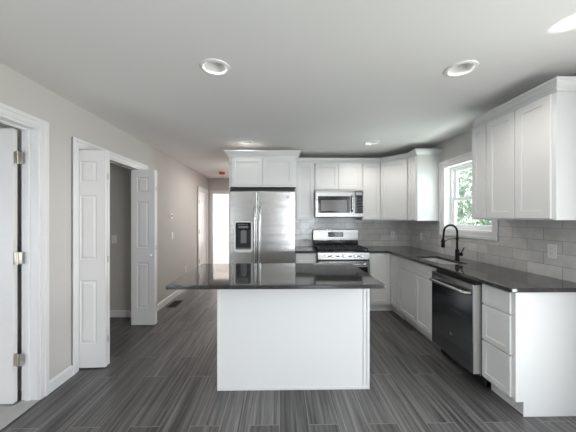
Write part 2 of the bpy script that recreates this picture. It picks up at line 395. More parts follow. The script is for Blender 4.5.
# side room behind the left doorway
struct('floor_side_room', box(-4.6, XL-TW, 0.6, 2.33, -0.10, -0.004), 'other_floor', 'pale grey floor of the side room', 'floor')
struct('ceiling_side_room', box(-4.6, XL-TW, 0.6, 2.33, H, H+0.05), 'ceil', 'ceiling of the side room', 'ceiling')
wall_y('wall_side_room', -4.7, -4.6, 0.6, 2.41, [], 'wall', 'greige wall of the side room')
wall_x('wall_side_room_far', 2.25, 2.33, -4.6, XL-TW, [], 'wall', 'greige wall of the side room behind the open door')
wall_x('wall_side_room_near', 0.52, 0.6, -4.7, XL-TW, [(-4.0, -2.5, 0.6, 1.6)], 'wall', 'greige wall of the side room with an added opening')  # unseen opening, top kept low to hold sun off the open door
# bright room past the hallway
struct('floor_bedroom', box(-4.3, 0.3, 7.22, 10.4, -0.10, 0.0), 'pale_floor', 'pale wood floor of the bright far room', 'floor')
struct('ceiling_bedroom', box(-4.3, 0.3, 7.22, 10.4, H, H+0.05), 'ceil', 'ceiling of the bright far room', 'ceiling')
wall_x('wall_bedroom_end', 10.35, 10.45, -4.3, 0.3, [], 'trim', 'white wall of the bright far room')
wall_y('wall_bedroom_right', 0.2, 0.3, 7.22, 10.4, [], 'trim', 'white right wall of the bright far room')
wall_y('wall_bedroom_left', -4.3, -4.2, 7.22, 10.4, [], 'trim', 'white left wall of the bright far room')
wall_x('wall_bedroom_near', 7.22, 7.26, -4.3, XL-TW, [], 'trim', 'white near wall of the bright far room')

# tile backsplash
struct('backsplash_back', box(0.222, XR-0.010, YB-0.009, YB-0.0005, CZ-0.02, UZ+0.02), 'tile_b', 'glossy greige subway tile behind the range', 'backsplash')
bs = bmesh.new()
add_box(bs, XR-0.009, XR-0.0005, 1.83, YB-0.0006, CZ-0.02, 1.165)
add_box(bs, XR-0.009, XR-0.0005, 1.83, 2.71, 1.165, UZ+0.02)
add_box(bs, XR-0.009, XR-0.0005, 3.716, YB-0.0006, 1.165, UZ+0.02)
struct('backsplash_right', bs, 'tile_r', 'glossy greige subway tile under the kitchen window', 'backsplash')

# baseboards
BB = [(0.0005, 0.0), (0.014, 0.0), (0.014, 0.080), (0.008, 0.095), (0.0005, 0.098)]
def baseboard(name, path, label): struct(name, sweep(path, BB), 'trim', label, 'baseboard')
baseboard('baseboard_left', [(XL, 2.196), (XL, 2.445)], 'short white baseboard between doorway and closet')
baseboard('baseboard_hall', [(XL, 3.828), (XL, 6.155)], 'white baseboard along the left wall past the closet')
baseboard('baseboard_left_rear', [(XL, YR), (XL, 1.24)], 'white baseboard on the left wall beside the viewer')
baseboard('baseboard_closet', [(-2.75, 3.885), (XL-TW, 3.885)], 'white baseboard inside the closet')
baseboard('baseboard_bedroom', [(-4.2, 10.35), (0.2, 10.35)], 'white baseboard of the bright far room')
baseboard('baseboard_hall_right', [(-0.72, 7.09), (-0.72, YB+0.14)], 'white baseboard on the hidden side of the hallway')

# door casings: a stepped profile around an opening (three sides) on a wall facing +x or -y
CW = 0.068
def casing_x(name, x, y0, y1, zt, label, cw=CW, depth=TW, jamb=True):
    bm = bmesh.new()
    for k, (a, b, t) in enumerate([(0.0, cw, 0.012), (cw*0.55, cw, 0.019)]):
        add_box(bm, x+0.0005, x+t, y0-b, y0-a, 0, zt+b, 0.002)
        add_box(bm, x+0.0005, x+t, y1+a, y1+b, 0, zt+b, 0.002)
        add_box(bm, x+0.0005, x+t, y0-a, y1+a, zt+a, zt+b, 0.002)
    if jamb:
        add_box(bm, x-depth, x+0.004, y0-0.0, y0+0.018, 0, zt)
        add_box(bm, x-depth, x+0.004, y1-0.018, y1, 0, zt)
        add_box(bm, x-depth, x+0.004, y0+0.018, y1-0.018, zt-0.018, zt)
    return struct(name, bm, 'trim', label, 'door trim')
t1 = casing_x('trim_1', XL, D1[0], D1[1], DH1, 'white casing and jamb of the doorway nearest the viewer', cw=0.066)
st = bmesh.new()               # door stop inside the jamb
add_box(st, XL-0.085, XL-0.055, D1[1]-0.030, D1[1]-0.0185, 0.0, DH1-0.019, 0.002)
add_box(st, XL-0.085, XL-0.055, D1[0]+0.0185, D1[1]-0.031, DH1-0.031, DH1-0.019, 0.002)
obj('stop', st, 'trim', t1)
obj('threshold', box(XL-TW, XL+0.012, D1[0]+0.019, D1[1]-0.019, 0.0005, 0.012, 0.004), 'other_floor', t1)
casing_x('trim_2', XL, D2[0], D2[1], DH, 'white casing and jamb of the closet opening')
casing_x('trim_3', XL, D3[0], D3[1], DH, 'white casing of the closed door at the far end of the hallway')
bm = bmesh.new()
for a, b, t in [(0.0, CW, 0.012), (CW*0.55, CW, 0.019)]:
    add_box(bm, -1.746-b, -1.746-a, 7.10-t, 7.0995, 0, 2.045+b, 0.002)
    add_box(bm, -0.93+a, -0.93+b, 7.10-t, 7.0995, 0, 2.045+b, 0.002)
    add_box(bm, -1.746-a, -0.93+a, 7.10-t, 7.0995, 2.045+a, 2.045+b, 0.002)
add_box(bm, -1.746, -1.728, 7.098, 7.22, 0, 2.045); add_box(bm, -0.948, -0.93, 7.098, 7.22, 0, 2.045); add_box(bm, -1.728, -0.948, 7.098, 7.22, 2.027, 2.045)
struct('trim_4', bm, 'trim', 'white casing of the bright doorway at the end of the hallway', 'door trim')

# panel door leaves
def panel_leaf(w, h, t, panels, both=True):
    """slab in local x 0..w, z 0..h, y -t/2..t/2 with moulded raised panels (x0,x1,z0,z1) on the faces"""
    bm = bmesh.new()
    xs = sorted({0, w} | {p[0] for p in panels} | {p[1] for p in panels}); zs = sorted({0, h} | {p[2] for p in panels} | {p[3] for p in panels})
    for sgn in ((-1, 1) if both else (-1,)):
        y = sgn*t/2
        for i in range(len(xs)-1):
            for j in range(len(zs)-1):
                x0, x1, z0, z1 = xs[i], xs[i+1], zs[j], zs[j+1]
                inp = any(p[0] <= x0 and x1 <= p[1] and p[2] <= z0 and z1 <= p[3] for p in panels)
                def ring(ins, d): return [bm.verts.new((a, y-sgn*d, b)) for a, b in ((x0+ins, z0+ins), (x1-ins, z0+ins), (x1-ins, z1-ins), (x0+ins, z1-ins))]
                if not inp:
                    bm.faces.new(ring(0, 0))
                else:
                    seq = [ring(0, 0), ring(0.008, 0.007), ring(0.016, 0.007), ring(0.032, 0.0015)]
                    for A, B in zip(seq, seq[1:]):
                        for k in range(4): bm.faces.new((A[k], A[(k+1) % 4], B[(k+1) % 4], B[k]))
                    bm.faces.new(seq[-1])
    for a, b in (((0, 0), (w, 0)), ((w, 0), (w, h)), ((w, h), (0, h)), ((0, h), (0, 0))):
        vs = [bm.verts.new((a[0], -t/2, a[1])), bm.verts.new((b[0], -t/2, b[1])), bm.verts.new((b[0], t/2, b[1])), bm.verts.new((a[0], t/2, a[1]))]
        bm.faces.new(vs)
    bmesh.ops.remove_doubles(bm, verts=bm.verts, dist=0.0002)
    return bm
def hinge(parent, loc, rotz=0.0, name='hinge'):
    bm = bmesh.new()
    add_box(bm, -0.032, -0.004, -0.002, 0.002, -0.045, 0.045, 0.001)
    add_box(bm, 0.004, 0.032, -0.002, 0.002, -0.045, 0.045, 0.001)
    add_cyl(bm, (0, -0.004, -0.047), (0, -0.004, 0.047), 0.0065, n=12)
    for s in (-1, 1):
        for z in (-0.028, 0.0, 0.028): add_cyl(bm, (s*0.019, -0.004, z), (s*0.019, 0, z), 0.004, n=8)
    return obj(name, bm, 'nickel', parent, True, label='satin nickel butt hinge', loc=loc, rotz=rotz)
LP = [(0.075, 0.225, 0.22, 0.81), (0.075, 0.225, 1.00, 1.60), (0.075, 0.225, 1.72, 1.915)]
# the swung-open door of the side room
d1 = sthing('door_1', 'white door standing open into the side room', 'door', (-1.995, 2.088, 0.008), PI)
leaf = panel_leaf(0.76, 2.062, 0.035, [(0.12, 0.34, 0.22, 0.81), (0.42, 0.64, 0.22, 0.81), (0.12, 0.34, 1.00, 1.60), (0.42, 0.64, 1.00, 1.60), (0.12, 0.34, 1.72, 1.915), (0.42, 0.64, 1.72, 1.915)])
obj('leaf', leaf, 'door', d1)
for z in (1.845, 1.09, 0.325):
    hinge(d1, (-0.030, 0.010, z), PI)
kb = lathe([(0, 0), (0.032, 0), (0.032, 0.006), (0.012, 0.010), (0.012, 0.030), (0.027, 0.042), (0.030, 0.055), (0.022, 0.068), (0, 0.071)], 24, Matrix.Translation((0.70, 0.0175, 0.95)) @ Matrix.Rotation(-PI/2, 4, 'X'))
obj('knob', kb, 'nickel', d1, True)
# bifold closet doors, each a folded pair of leaves standing out into the room
def bifold(name, label, loc, rotz, knob):
    d = sthing(name, label, 'door', loc, rotz)
    obj('leaf', panel_leaf(0.302, 2.015, 0.033, LP), 'door', d, loc=(0, 0, 0), rotz=0.0)
    obj('leaf', panel_leaf(0.302, 2.015, 0.033, LP), 'door', d, loc=(0.0, 0.0385, 0), rotz=0.0)
    hb = bmesh.new()
    for z in (0.25, 1.0, 1.78): add_cyl(hb, (0.306, 0.0193, z-0.03), (0.306, 0.0193, z+0.03), 0.004, n=10)
    obj('hinge', hb, 'nickel', d, True)
    if knob:
        kb = lathe([(0, 0), (0.010, 0), (0.010, 0.010), (0.016, 0.016), (0.018, 0.024), (0.012, 0.031), (0, 0.033)], 20, Matrix.Translation((0.255, -0.0165, 0.905)) @ Matrix.Rotation(PI/2, 4, 'X'))
        obj('knob', kb, 'silver', d, True, label='round pale knob')
    return d
bifold('door_2', 'folded pair of white bifold leaves at the near side of the closet opening', (-1.922, 2.560, 0.012), math.radians(3.0), False)
bifold('door_3', 'folded pair of white bifold leaves with knob at the far side of the closet opening', (-1.922, 3.575, 0.012), math.radians(0.0), True)
trk = bmesh.new(); add_box(trk, -1.925, -1.893, D2[0]+0.02, D2[1]-0.02, DH-0.036, DH-0.0185)
t = obj('track', trk, 'nickel'); t['kind'] = 'structure'; tag(t, 'metal bifold track along the head of the closet opening', 'door track'); t.name = 'trim_5'
# far hallway door, closed
d4 = sthing('door_4', 'closed white door near the end of the hallway', 'door', (XL-0.030, D3[0]+0.02, 0.008), PI/2)
obj('leaf', panel_leaf(0.67, 2.02, 0.035, [(0.10, 0.30, 0.22, 0.81), (0.37, 0.57, 0.22, 0.81), (0.10, 0.30, 1.00, 1.60), (0.37, 0.57, 1.00, 1.60), (0.10, 0.30, 1.72, 1.915), (0.37, 0.57, 1.72, 1.915)]), 'door', d4)
for z in (1.76, 1.08, 0.40):
    obj('hinge', merge(cyl((0.012, -0.030, z-0.05), (0.012, -0.030, z+0.05), 0.011, n=12), box(0.0, 0.035, -0.026, -0.018, z-0.05, z+0.05)), 'brown', d4, True, label='dark bronze hinge')
# ------------------------------------------------------------------ kitchen window
w1 = sthing('window_1', 'white double-hung window above the sink', 'window', (XR, (WY0+WY1)/2, WZ0))
def L(y): return y-(WY0+WY1)/2
def LZ(z): return z-WZ0
bm = bmesh.new(); cw = 0.078
a0, a1, b0, b1 = L(WY0), L(WY1), 0.0, WZ1-WZ0
for a, b, t in [(0.0, cw, 0.014), (cw*0.6, cw, 0.022)]:
    add_box(bm, -t, -0.0005, a0-b, a0-a, b0-b, b1+b, 0.002); add_box(bm, -t, -0.0005, a1+a, a1+b, b0-b, b1+b, 0.002)
    add_box(bm, -t, -0.0005, a0-a, a1+a, b1+a, b1+b, 0.002); add_box(bm, -t, -0.0005, a0-a, a1+a, b0-b, b0-a, 0.002)
obj('casing', bm, 'trim', w1)
bm = bmesh.new()               # deep jamb lining
add_box(bm, -0.004, 0.16, a0, a0+0.014, 0, b1); add_box(bm, -0.004, 0.16, a1-0.014, a1, 0, b1)
add_box(bm, -0.004, 0.16, a0+0.014, a1-0.014, b1-0.014, b1); add_box(bm, -0.004, 0.16, a0+0.014, a1-0.014, 0, 0.014)
obj('jamb_lining', bm, 'trim', w1)
def frame(x0, x1, y0, y1, z0, z1, s, bev=0.002):
    bm = bmesh.new()
    add_box(bm, x0, x1, y0, y0+s, z0, z1, bev); add_box(bm, x0, x1, y1-s, y1, z0, z1, bev)
    add_box(bm, x0, x1, y0+s, y1-s, z0, z0+s, bev); add_box(bm, x0, x1, y0+s, y1-s, z1-s, z1, bev)
    return bm
mid = LZ(1.645)
obj('window_frame', frame(0.085, 0.155, a0+0.0142, a1-0.0142, 0.0142, b1-0.0142, 0.022), 'vinyl', w1)
ls = obj('lower_sash', frame(0.095, 0.118, a0+0.037, a1-0.037, 0.037, mid+0.016, 0.036), 'vinyl', w1)
us = obj('upper_sash', frame(0.122, 0.145, a0+0.037, a1-0.037, mid-0.016, b1-0.037, 0.036), 'vinyl', w1)
obj('pane', box(0.104, 0.108, a0+0.072, a1-0.072, 0.072, mid-0.019), 'glass', ls)
obj('pane', box(0.131, 0.135, a0+0.072, a1-0.072, mid+0.019, b1-0.072), 'glass', us)
lk = bmesh.new(); add_box(lk, 0.082, 0.095, -0.03, 0.03, mid+0.004, mid+0.014, 0.002); add_cyl(lk, (0.086, 0, mid+0.014), (0.086, 0, mid+0.024), 0.010, n=12)
obj('lock', lk, 'vinyl', ls)
# unseen rear window, left window and patio door, added for their daylight
for i, (cx_, cy_, rz, hw, hh, z0, lab) in enumerate([(1.45, YR-0.06, 0, 0.70, 2.05, 0.20, 'added unseen tall white framed window behind the viewer'), (XL-0.06, -1.2, PI/2, 1.0, 1.7, 0.40, 'added unseen wide white framed window on the left wall beside the viewer'), (XR+0.08, -0.7, PI/2, 1.9, 2.08, 0.04, 'added unseen white framed sliding patio door on the wall beside the viewer')]):
    wn = sthing('window_%d' % (i+2), lab, 'window', (cx_, cy_, z0), rz)
    bm = bmesh.new()
    for u, v in ((-hw, -hw+0.05), (hw-0.05, hw), (-0.025, 0.025)): add_box(bm, u, v, -0.04, 0.04, 0, hh)
    for u, v in ((0, 0.05), (hh-0.05, hh)): add_box(bm, -hw, hw, -0.04, 0.04, u, v)
    obj('window_frame', bm, 'vinyl', wn)

# ------------------------------------------------------------------ cabinets
def shaker(w, h, t=0.019, rail=0.057, rec=0.008):
    """door in local x 0..w, z 0..h; back at y=0, front at y=-t; recessed flat centre panel"""
    bm = bmesh.new()
    rail = min(rail, w*0.32, h*0.34)
    def ring(ins, y): return [bm.verts.new(p) for p in ((ins, y, ins), (w-ins, y, ins), (w-ins, y, h-ins), (ins, y, h-ins))]
    seq = [ring(0.0, 0.0), ring(0.0, -t+0.0015), ring(0.0015, -t), ring(rail, -t), ring(rail+0.002, -t+rec), ]
    for A, B in zip(seq, seq[1:]):
        for k in range(4): bm.faces.new((A[k], A[(k+1) % 4], B[(k+1) % 4], B[k]))
    bm.faces.new(seq[-1]); bm.faces.new(seq[0][::-1])
    return bm
def slab(w, h, t=0.019): return box(0, w, -t, 0, 0, h, 0.002)
G = 0.003
def base_cab(label, loc, rotz, w, fronts, depth=0.588, toe=0.105, zt=0.883, end_panel=False, toe_in=0.065):
    """local: x 0..w, carcass front at y=0, back at +depth, floor z=0. fronts: (kind, x0, x1, z0, z1)"""
    t = thing('base_cabinet', label, 'cabinet', loc, rotz, 'white base cabinets')
    bm = bmesh.new()
    add_box(bm, 0.001, w-0.001, 0, depth, toe, zt, 0.001)
    obj('body', bm, 'cab', t)
    obj('toe_kick', box(0.001, w-0.001, toe_in, depth, 0.001, toe), 'cab', t)
    for kind, x0, x1, z0, z1 in fronts:
        o = obj('drawer' if kind == 'drawer' else 'door' if kind == 'door' else 'false_front', shaker(x1-x0, z1-z0, rail=0.05 if kind == 'door' else 0.038), 'cab', t, loc=(x0, -0.0005, z0))
    return t
FY = 4.022                     # carcass front plane of the back run
FX = 1.662                     # carcass front plane of the right run
# narrow cabinet between refrigerator and range
base_cab('narrow white base cabinet between refrigerator and range', (0.232, FY, 0), 0, 0.318, [('drawer', 0.012, 0.306, 0.73, 0.865), ('door', 0.012, 0.306, 0.125, 0.715)])
# lazy-susan corner cabinet: L-shaped carcass with two door leaves meeting in the corner
cc = thing('corner_cabinet', 'white L-shaped corner base cabinet beside the range', 'cabinet', (1.306, FY, 0), 0, 'white base cabinets')
xr = XR-0.012-1.306
Lp = [(0.013, 0.0), (FX-1.306, 0.0), (FX-1.306, 3.717-FY), (xr, 3.717-FY), (xr, 0.588), (0.013, 0.588)]
obj('body', prism(Lp, 0.105, 0.883), 'cab', cc)
Lt = [(0.013, 0.06), (FX-1.306+0.05, 0.06), (FX-1.306+0.05, 3.717-FY), (xr, 3.717-FY), (xr, 0.588), (0.013, 0.588)]
obj('toe_kick', prism(Lt, 0.001, 0.105), 'cab', cc)
obj('door', shaker(0.300, 0.735, rail=0.05), 'cab', cc, loc=(0.034, -0.0005, 0.13))
obj('door', shaker(0.262, 0.735, rail=0.05), 'cab', cc, loc=(FX-1.306-0.0005, -0.022, 0.13), rotz=-PI/2)
# sink base with two false drawer fronts over two doors
sw = 0.905
base_cab('wide white sink base cabinet with two doors under the window', (FX, 3.716, 0), -PI/2, sw,
         [('false', 0.020, sw/2-G, 0.735, 0.868), ('false', sw/2+G, sw-0.016, 0.735, 0.868), ('door', 0.020, sw/2-G, 0.125, 0.722), ('door', sw/2+G, sw-0.016, 0.125, 0.722)], depth=0.545, zt=0.70)
obj('apron', box(0.001, sw-0.001, 0.0, 0.018, 0.7005, 0.883), 'cab', [o for o in bpy.data.objects if o.name.startswith('base_cabinet')][-1])
# three-drawer base at the near end with its finished side
dw = 0.300
db = base_cab('white three-drawer base cabinet at the near end of the counter', (FX, 2.190, 0), -PI/2, dw-0.0,
         [('drawer', 0.010, dw-0.022, 0.715, 0.868), ('drawer', 0.010, dw-0.022, 0.425, 0.703), ('drawer', 0.010, dw-0.022, 0.125, 0.413)], depth=0.545)
ep = bmesh.new()
vs = [(-0.0005, 0.105), (0.055, 0.105), (0.055, 0.001), (0.545, 0.001), (0.545, 0.883), (-0.0005, 0.883)]
epm = prism([(a, b) for a, b in vs], 0, 0.006)
xf(epm, Matrix(((0, 0, 1, dw-0.0005), (1, 0, 0, 0), (0, 1, 0, 0), (0, 0, 0, 1))))
ep.free(); obj('side_panel', epm, 'cab', db)

# wall cabinets
def wall_cab(label, loc, rotz, w, h, doors, depth=0.312, name='wall_cabinet', group='white wall cabinets'):
    t = thing(name, label, 'cabinet', loc, rotz, group)
    obj('body', box(0.0008, w-0.0008, 0, depth, 0, h, 0.001), 'cab', t)
    for x0, x1, z0, z1 in doors:
        obj('door', shaker(x1-x0, z1-z0, rail=0.055), 'cab', t, loc=(x0, -0.0005, z0))
    return t
UY = YB-0.010-0.312            # carcass front of the back wall cabinets
UX = XR-0.010-0.312
UT = 2.285; UH = UT-UZ; DT = 2.262-UZ
UZN = UZ; UZ = 1.363; UH = UT-UZ; DT = 2.262-UZ
wall_cab('tall narrow white wall cabinet right beside the refrigerator cabinet', (0.237, UY, UZ), 0, 0.319, UH, [(0.030, 0.307, 0.012, DT)])
wall_cab('short white two-door wall cabinet above the microwave', (0.557, UY, 1.838), 0, 0.756, UT-1.838, [(0.012, 0.375, 0.012, DT+UZ-1.838), (0.381, 0.744, 0.012, DT+UZ-1.838)])
wall_cab('tall narrow white wall cabinet just right of the microwave', (1.314, UY, UZ), 0, 0.291, UH, [(0.012, 0.279, 0.012, DT)])
# diagonal corner cabinet
dg = thing('wall_cabinet', 'white corner wall cabinet with a door set diagonally', 'cabinet', (1.606, UY, UZ), 0, 'white wall cabinets')
q = XR-0.010-1.606             # side length along the back wall
q2 = 0.665                     # side length along the right wall
dpt = YB-0.010-UY
px_, py_ = UX-1.606, (YB-0.010-q2)-UY     # front corner on the right wall side
obj('body', prism([(0.0008, 0.0), (px_, py_+0.0008), (q, py_+0.0008), (q, dpt), (0.0008, dpt)], 0, UH), 'cab', dg)
dl = math.hypot(px_, py_); ang = math.atan2(py_, px_)
nrm = Vector((math.sin(ang), -math.cos(ang), 0))
off = Vector((0.0008, 0, 0.012))+Vector((math.cos(ang), math.sin(ang), 0))*0.022+nrm*0.0008
obj('door', shaker(dl-0.044, DT-0.012, rail=0.055), 'cab', dg, loc=off, rotz=ang)
yE = YB-0.010-q2                # end of the diagonal cabinet on the right wall
ew = yE-3.718
wall_cab('narrow white wall cabinet between corner and window', (UX, yE, UZ), -PI/2, ew, UH, [(0.016, ew-0.012, 0.012, DT)])
# right wall cabinets nearer the viewer
UZ = UZN; UH = UT-UZ; DT = 2.262-UZ
wall_cab('slim white wall cabinet with one door beside the window', (UX, 2.632, UZ), -PI/2, 0.188, UH, [(0.008, 0.176, 0.012, DT)])
wall_cab('white two-door wall cabinet nearest the viewer', (UX, 2.443, UZ), -PI/2, 0.612, UH, [(0.012, 0.298, 0.012, DT), (0.304, 0.586, 0.012, DT)])
# crown mouldings
CR = [(0.0, 0.0), (0.012, 0.0), (0.014, 0.012), (0.024, 0.022), (0.028, 0.024), (0.044, 0.050), (0.044, 0.056), (0.050, 0.060), (0.050, 0.076), (0.0, 0.076)]
CRB = [(0.0, 0.0), (0.012, 0.0), (0.014, 0.014), (0.028, 0.030), (0.052, 0.062), (0.060, 0.070), (0.060, 0.082), (0.0, 0.082)]
def crown(name, path, z, label, prof=CR):
    o = struct(name, sweep(path, prof), 'cab', label, 'crown moulding'); o.location.z = z; return o
fy = UY-0.0005; fx = UX-0.0005
d0 = Vector((1.606, UY, 0)); 
crown('trim_6', [(0.238, fy), (1.606, fy), (UX, yE), (fx, 3.7165), (XR-0.002, 3.7165)], 2.268, 'white crown moulding along the back wall cabinets to the window', CR)
c7 = crown('trim_7', [(fx, 2.50), (fx, 1.830), (XR-0.002, 1.830)], 2.268, 'white crown moulding over the right wall cabinets nearest the viewer', CR)

for v in c7.data.vertices:       # raked far end of the moulding
    if v.co.y > 2.49: v.co.y = 2.632-1.6*v.co.z

# refrigerator surround: cabinet above plus the side panel
fc = thing('refrigerator_cabinet', 'deep white two-door cabinet above the refrigerator with its side panel', 'cabinet', (-0.700, 3.79, 0), 0)
obj('body', box(0.0, 0.933, 0, 0.83, 1.832, 2.30, 0.001), 'cab', fc)
obj('door', shaker(0.425, 0.385, rail=0.055), 'cab', fc, loc=(0.036, -0.0005, 1.852))
obj('door', shaker(0.425, 0.385, rail=0.055), 'cab', fc, loc=(0.469, -0.0005, 1.852))
obj('side_panel', box(-0.0005, 0.0095, 0.0, 0.83, 0.001, 1.8315), 'cab', fc)
crown_f = sweep([(0.0, 0.83), (0.0, 0.0), (0.933, 0.0), (0.933, 0.465)], CRB)
xf(crown_f, Matrix.Translation((0, 0, 2.248)))
obj('crown', crown_f, 'cab', fc)

# ------------------------------------------------------------------ worktops
def bevelmod(o, w=0.006):
    m = o.modifiers.new('edge', 'BEVEL'); m.width = w; m.segments = 3; m.limit_method = 'ANGLE'; m.angle_limit = math.radians(50)
SX0, SX1, SY0, SY1 = 1.715, 2.005, 2.83, 3.46      # sink cut-out
def rrect(x0, x1, y0, y1, r, n=5):
    out = []
    for cx, cy, a in ((x1-r, y1-r, 0), (x0+r, y1-r, 90), (x0+r, y0+r, 180), (x1-r, y0+r, 270)):
        for k in range(n+1):
            t_ = math.radians(a+90*k/n); out.append((cx+r*math.cos(t_), cy+r*math.sin(t_)))
    return out
ct = obj('countertop', prism([(1.317, 3.985), (1.602, 3.985), (1.602, 1.850), (XR-0.0105, 1.850), (XR-0.0105, YB-0.0105), (1.317, YB-0.0105)], 0.8835, CZ, [rrect(SX0, SX1, SY0, SY1, 0.05)]), 'granite')
tag(ct, 'L-shaped polished black granite countertop holding the sink', 'countertop'); bevelmod(ct)
ct2 = obj('countertop', box(0.225, 0.555, 3.985, YB-0.0105, 0.8835, CZ), 'granite'); bevelmod(ct2)
tag(ct2, 'short black granite countertop between refrigerator and range', 'countertop')

# island
isl = thing('kitchen_island', 'white panelled kitchen island base standing in the middle of the floor', 'kitchen island', (0.116, 2.215, 0))
hw = 0.621
obj('body', box(-hw+0.006, hw-0.006, 0.010, 0.64, 0.001, 0.8815), 'cab', isl)
obj('front_panel', box(-hw+0.004, hw-0.004, 0.002, 0.0095, 0.004, 0.881), 'cab', isl)
for x0, x1 in ((-hw, -hw+0.018), (hw-0.022, hw)):
    obj('corner_trim', box(x0, x1, -0.006, 0.012, 0.001, 0.881, 0.003), 'cab', isl)
obj('stile', box(hw-0.052, hw-0.030, -0.004, 0.0015, 0.03, 0.881, 0.002), 'cab', isl)
obj('base_shoe', box(-hw+0.0185, hw-0.0225, -0.006, 0.0015, 0.001, 0.024, 0.003), 'cab', isl)
for k in range(2):
    obj('door', shaker(0.59, 0.72), 'cab', isl, loc=(hw-0.02-k*0.61, 0.6405, 0.13), rotz=PI)
it = obj('island_countertop', box(-0.822, 0.775, 1.975, 2.925, 0.8822, CZ), 'granite'); bevelmod(it)
tag(it, 'polished black granite slab on top of the kitchen island', 'countertop')

# ------------------------------------------------------------------ refrigerator
fr = thing('refrigerator', 'stainless side-by-side refrigerator with water dispenser', 'refrigerator', (-0.2335, 3.75, 0))
FW = 0.4515
obj('body', box(-FW+0.004, FW-0.004, 0.078, 0.80, 0.03, 1.765, 0.004), 'grey', fr)
obj('top_hinge_cover', box(-FW+0.004, FW-0.004, 0.05, 0.30, 1.768, 1.812, 0.006), 'black', fr)
obj('kick_grille', merge(box(-FW+0.02, FW-0.02, 0.05, 0.077, 0.012, 0.085, 0.003), *[box(-FW+0.05, FW-0.05, 0.044, 0.05, 0.022+i*0.012, 0.028+i*0.012) for i in range(5)]), 'black', fr)
sx = -0.070                    # split between the doors
obj('gasket', box(-FW+0.012, FW-0.012, 0.066, 0.0775, 0.10, 1.76), 'seal', fr)
DX0, DX1, DZ0, DZ1 = -0.384, -0.144, 0.945, 1.352
# freezer door with an opening for the dispenser
fd = prism([(-FW, 0.095), (sx-0.004, 0.095), (sx-0.004, 1.768), (-FW, 1.768)], 0.0, 0.065, [rrect(DX0, DX1, DZ0, DZ1, 0.03)])
xf(fd, Matrix(((1, 0, 0, 0), (0, 0, -1, 0.065), (0, 1, 0, 0), (0, 0, 0, 1))))
fdo = obj('door', fd, 'steel', fr, label='narrow freezer door with dispenser'); bevelmod(fdo, 0.008)
rdo = obj('door', box(sx+0.004, FW, 0.0, 0.065, 0.095, 1.768, 0.008, 3), 'steel', fr, label='wide refrigerator door')
def bar_handle(name, parent, p0, p1, off, r, mat='steel_v'):
    """bar between p0 and p1 standing off by vector off, with two posts"""
    p0, p1, off = Vector(p0), Vector(p1), Vector(off); d = (p1-p0).normalized()
    bm = bmesh.new(); n_ = 14
    pts = [p0-d*0.0+off*0.0]
    pts = [p0+off*s+d*(0.03*(1-math.cos(s*PI/2))) for s in (0, 0.5, 0.85, 1.0)]
    pts += [p0+off+d*((p1-p0).length*k/6) for k in range(1, 6)]
    pts += [p1+off*s-d*(0.03*(1-math.cos(s*PI/2))) for s in (1.0, 0.85, 0.5, 0)]
    add_tube(bm, pts, r, 12)
    return obj(name, bm, mat, parent, True)
bar_handle('handle', fdo, (sx-0.034, 0.0005, 0.42), (sx-0.034, 0.0005, 1.555), (0, -0.055, 0), 0.0125)
bar_handle('handle', rdo, (sx+0.034, 0.0005, 0.42), (sx+0.034, 0.0005, 1.555), (0, -0.055, 0), 0.0125)
# dispenser: bezel, dark recess, controls, paddle, tray
dsp = obj('dispenser', merge(box(DX0+0.006, DX1-0.006, 0.055, 0.062, DZ0+0.006, DZ1-0.006),
      box(DX0+0.008, DX0+0.014, 0.004, 0.055, DZ0+0.02, DZ1-0.02), box(DX1-0.014, DX1-0.008, 0.004, 0.055, DZ0+0.02, DZ1-0.02)), 'black', fdo)
bz = prism(rrect(DX0-0.008, DX1+0.008, DZ0-0.016, DZ1+0.006, 0.040), 0, 0.012, [rrect(DX0+0.014, DX1-0.014, DZ0+0.022, DZ1-0.012, 0.022)])
xf(bz, Matrix(((1, 0, 0, 0), (0, 0, -1, 0.003), (0, 1, 0, 0), (0, 0, 0, 1))))
obj('bezel', bz, 'silver', dsp, label='rounded bezel with its reflection painted pale')  # reflection on the bezel is put in as a pale colour
obj('control_panel', merge(box(DX0+0.013, DX1-0.013, 0.006, 0.05, 1.235, DZ1-0.013, 0.004)), 'black_glass', dsp)
obj('button', merge(*[box(DX0+0.045+i*0.036, DX0+0.069+i*0.036, 0.003, 0.006, 1.305, 1.318) for i in range(4)], box(DX0+0.055, DX1-0.055, 0.0045, 0.006, 1.26, 1.29)), 'grey', dsp)
obj('paddle', box(DX0+0.080, DX1-0.080, 0.030, 0.040, 1.05, 1.225, 0.004), 'grey', dsp)
obj('nozzle', cyl((-0.263, 0.03, 1.22), (-0.263, 0.03, 1.2345), 0.022), 'grey', dsp)
obj('tray', box(DX0+0.016, DX1-0.016, 0.004, 0.054, DZ0+0.024, DZ0+0.040, 0.003), 'grey', dsp)
def text_bm(s, size, depth):
    cu = bpy.data.curves.new('t', 'FONT'); cu.body = s; cu.size = size; cu.extrude = depth; cu.align_x = 'CENTER'; cu.align_y = 'CENTER'
    o = bpy.data.objects.new('t', cu); COL.objects.link(o)
    dg_ = bpy.context.evaluated_depsgraph_get(); me = bpy.data.meshes.new_from_object(o.evaluated_get(dg_))
    bm = bmesh.new(); bm.from_mesh(me); bpy.data.meshes.remove(me); bpy.data.objects.remove(o); bpy.data.curves.remove(cu)
    return bm
def round_badge(parent, mat4, r):
    b = lathe([(0, 0), (r, 0), (r, 0.002), (r*0.94, 0.003), (r*0.86, 0.003), (r*0.82, 0.0022), (0, 0.0022)], 28); xf(b, mat4)
    e = obj('emblem', b, 'badge', parent, True, label='small round monogram emblem')
    tb = text_bm('GE', r*1.0, 0.0004); xf(tb, mat4 @ Matrix.Translation((0, 0, 0.0026)))
    obj('monogram', tb, 'grey', e)
RX = Matrix.Rotation(PI/2, 4, 'X')      # +z -> -y
